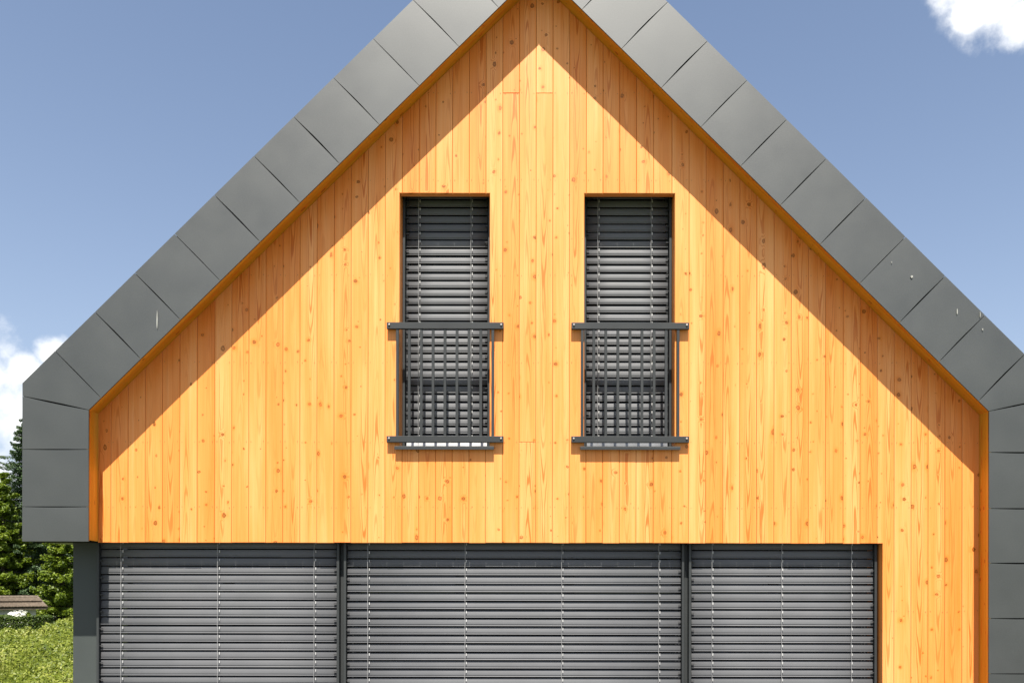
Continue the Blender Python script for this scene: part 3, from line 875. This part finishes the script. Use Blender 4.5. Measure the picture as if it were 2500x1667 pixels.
def distant_woods():
    n = 16000; x = rng.uniform(-150, 60, n); y = 75 + rng.uniform(0, 14, n)
    top = 6.5 + 1.6*np.sin(x*.31) + 1.1*np.sin(x*.83 + 1) + .7*np.sin(x*2.1)
    z = -1.8 + top*rng.uniform(0, 1, n)**.7
    tag(leaves_mesh('distant_woods', np.stack([x, y, z], 1), np.array([0, -.4, .7]) + rng.normal(0, .6, (n, 3)), .75, G_SHADE_DARK), kind='stuff')
distant_woods()

# hedge in front of the gatehouse
def hedge(x0, x1, y0, y1, ztop, label):
    zb = ground_z((x0+x1)/2, y0); org = ((x0+x1)/2, (y0+y1)/2, zb)
    t = empty('clipped_hedge', org); tag(t, label, 'hedge')
    n = 26000; r = rng
    P = np.stack([r.uniform(x0, x1, n), r.uniform(y0, y1, n), zb + (ztop-zb)*r.uniform(0, 1, n)**.6], 1)
    P[:, 2] += .05*np.sin(P[:, 0]*4) + .03*np.sin(P[:, 0]*11)
    edge = r.integers(0, 3, n); P[edge == 0, 1] = y0 + r.uniform(0, .1, (edge == 0).sum()); 
    k = edge == 1; P[k, 2] = ztop - np.abs(r.normal(0, .05, k.sum())) + .05*np.sin(P[k, 0]*4)
    Nn = np.array([0, -.4, .7]) + r.normal(0, .6, (n, 3))
    leaves_mesh('foliage', P - np.array(org), Nn, .06, G_HEDGE, t)
    st = MB()
    for i in range(9):
        xx = (x0-x1)/2 + (x1-x0)*(i+.5)/9
        st.tube([(xx, 0, -.1), (xx+.05, .02, (ztop-zb)*.85)], [.03, .012], 5)
    tag(st.build('stems', BARK, t), kind='stuff')
hx0, hz = at(-260, 1506, 25.6); hx1, _ = at(119, 1506, 25.6)
hedge(hx0, hx1, 25.2, 26.0, hz, 'low clipped green hedge in front of the tiled gatehouse')

# meadow of weeds and grass beside the house
def meadow():
    n = 170000
    y = 3.0 + 21.5*rng.uniform(0, 1, n)**.8
    xl = (-260 - PX)*S*(D+y)/D; xr = np.minimum((215 - PX)*S*(D+y)/D, -4.3)
    x = xl + (xr-xl)*rng.uniform(0, 1, n)
    g = np.array([ground_z(a, b) for a, b in zip(x, y)])
    h = .38 + .16*np.sin(x*1.7 + y*.6) * np.cos(y*.9 - x*.5) + .10*np.sin(x*4.1 + 1)*np.cos(y*2.3)
    h *= 1 + .35*np.sin(x*9.3 + y*3.1)*np.cos(y*6.7 - x*2.2)
    far = np.clip((y - 15)/5, 0, 1)*np.clip(((118 - PX)*S*(D+y)/D - x)/.6 + .5, 0, 1)
    h = np.maximum(h*(1 - .66*far), .08)
    z = g + h*rng.uniform(.05, 1.0, n)**.6
    P = np.stack([x, y, z], 1)
    Nn = np.array([0, -.35, .75]) + rng.normal(0, .55, (n, 3))
    tag(leaves_mesh('meadow_weeds', P, Nn, 0.040 + .0014*(y-3), G_MEAD, aspect=1.9), kind='stuff')
    m = 12000
    y = 3.0 + 21.5*rng.uniform(0, 1, m)**.8
    xl = (-260 - PX)*S*(D+y)/D; xr = np.minimum((215 - PX)*S*(D+y)/D, -4.3); x = xl + (xr-xl)*rng.uniform(0, 1, m)
    g = np.array([ground_z(a, b) for a, b in zip(x, y)])
    H = rng.uniform(.25, .60, m)*(1 + .25*np.sin(x*1.7 + y*.6))*(1 - .66*np.clip((y - 15)/5, 0, 1)*np.clip(((118 - PX)*S*(D+y)/D - x)/.6 + .5, 0, 1)); ang = rng.uniform(0, 6.28, m); lean = rng.uniform(.03, .2, m); w = .004 + .0002*y
    v = np.empty((m, 3, 3)); dx, dy = np.cos(ang), np.sin(ang)
    v[:, 0] = np.stack([x - dy*w, y + dx*w, g], 1); v[:, 1] = np.stack([x + dy*w, y - dx*w, g], 1)
    v[:, 2] = np.stack([x + dx*lean, y + dy*lean, g + H], 1)
    me = bpy.data.meshes.new('grass_blades'); me.vertices.add(3*m); me.vertices.foreach_set('co', v.reshape(-1).astype(np.float32))
    me.loops.add(3*m); me.loops.foreach_set('vertex_index', np.arange(3*m, dtype=np.int32))
    me.polygons.add(m); me.polygons.foreach_set('loop_start', np.arange(0, 3*m, 3, dtype=np.int32))
    me.update(calc_edges=True); me.validate(); me.materials.append(G_MEAD)
    o = link(bpy.data.objects.new('grass', me)); tag(o, kind='stuff')
meadow()

# ------------------------------------------------------------------ small gatehouse beyond the hedge
def gatehouse():
    y0 = 27.3; u = S*(D+y0)/D; turn = math.radians(32.5)
    ox = (45 - PX)*u
    X = lambda p: (p - 45)*u*math.cos(turn)
    Z = lambda p: E + (PY - p)*u
    zb = ground_z(ox, y0) - .1
    t = empty('gatehouse', (ox, y0, zb)); t.rotation_euler = (0, 0, turn); o = Vector((0, y0, zb))
    tag(t, 'small pale gatehouse with an arched opening and a brown tiled hipped roof', 'gatehouse')
    PL = plain('pale_render', (.50, .49, .44), .9, spec=.2, scale=3); TILE = plain('brown_roof_tile', (.105, .082, .060), .75, spec=.3, var=.3, scale=11)
    loc = lambda x, y, z: (x - o.x, y - o.y, z - o.z)
    def arched(y, dx=0.0):
        ax0, ax1, at_, sp = X(12) - dx, X(81) - dx, Z(1490), Z(1512)
        pts = [(X(-150), zb), (ax0, zb), (ax0, sp)]
        for k in range(1, 12):
            a = math.pi*(1 - k/12); pts.append(((ax0+ax1)/2 + (ax1-ax0)/2*math.cos(a), sp + (at_-sp)*math.sin(a)))
        pts += [(ax1, sp), (ax1, zb), (X(88.5), zb), (X(88.5), Z(1483)), (X(-150), Z(1483))]
        v = [loc(x, y, z) for x, z in pts] + [loc(x, y+.25, z) for x, z in pts]; n = len(pts)
        f = [tuple(range(n)), tuple(range(2*n-1, n-1, -1))] + [(i, i+n, (i+1) % n+n, (i+1) % n) for i in range(n)]
        obj('wall', v, f, PL, t)
    arched(y0 + .35); arched(y0 + 1.9)
    # hipped roof: solid body, and courses of rippled tiles on the front and end slopes
    ex0, ex1 = X(-175), X(116); ez, rz = Z(1486), Z(1460); yf, yb = y0, y0 + 2.3; ym = (yf+yb)/2; rx0, rx1 = X(-150), X(93)
    v = [loc(ex0, yf, ez), loc(ex1, yf, ez), loc(ex1, yb, ez), loc(ex0, yb, ez), loc(rx0, ym, rz), loc(rx1, ym, rz),
         loc(ex0, yf, ez-.05), loc(ex1, yf, ez-.05), loc(ex1, yb, ez-.05), loc(ex0, yb, ez-.05)]
    roofb = obj('roof', v, [(0,1,5,4), (1,2,5), (2,3,4,5), (3,0,4), (9,8,7,6), (0,6,7,1), (1,7,8,2), (2,8,9,3), (3,9,6,0)], TILE, t)
    mb = MB()
    for c in range(2):
        a0, a1 = c/2 + .0, (c+1)/2
        nx = 170
        for side in (0,):
            lo = lambda q, s: (ex0 + (rx0-ex0)*q + s*((ex1 + (rx1-ex1)*q) - (ex0 + (rx0-ex0)*q)), yf + (ym-yf)*q, ez + (rz-ez)*q)
            rows = []
            for q, lift in ((a0 - .03, .095), (a1 + .01, .018)):
                rows.append([loc(*(np.array(lo(q, k/nx)) + np.array((0, -.01, lift + .018*math.cos(k*math.pi))))) for k in range(nx+1)])
            rows.insert(0, [(p[0], p[1] + .075, p[2] - .075) for p in rows[0]])
            base = len(mb.v); mb.v += rows[0] + rows[1] + rows[2]; w = nx+1
            for r in range(2):
                mb.f += [(base+r*w+k, base+r*w+k+1, base+(r+1)*w+k+1, base+(r+1)*w+k) for k in range(nx)]
    tiles = mb.build('tile_courses', TILE, roofb); tag(tiles, kind='stuff')
    rg = MB().tube([loc(rx0, ym, rz+.02), loc(rx1+.02, ym, rz+.02)], .06, 8).tube([loc(rx1, ym, rz+.01), loc(ex1, yf, ez+.03)], .045, 7).tube([loc(rx1, ym, rz+.01), loc(ex1, yb, ez+.03)], .045, 7)
    rg.build('ridge_tiles', TILE, roofb)
gatehouse()
# white flowering shrub seen lit through the arch
def flowering():
    y0 = 30.6; x, z = fx(38, y0), fz(1506, y0); zb = ground_z(x, y0)
    t = empty('flowering_shrub', (x, y0, zb)); tag(t, 'white flowering shrub seen through the arch of the gatehouse', 'shrub')
    WH = leaf_material('white_petal', [(.1, (.62, .62, .55)), (.6, (.78, .78, .72)), (1, (.82, .82, .78))], .3)
    P, Nn, cc = crown_points((x, y0, z - .16), (.46, .35, .58), 60, 90, .16, 23)
    org = np.array((x, y0, zb)); leaves_mesh('crown', P - org, Nn, .07, WH, t)
    st = MB()
    for k in range(8):
        q = cc[k*5] - org; st.tube([(0, 0, -.1), (q[0]*.4, q[1]*.4, q[2]*.5), tuple(q)], [.03, .02, .008], 5)
    st.build('stems', BARK, t)
flowering()
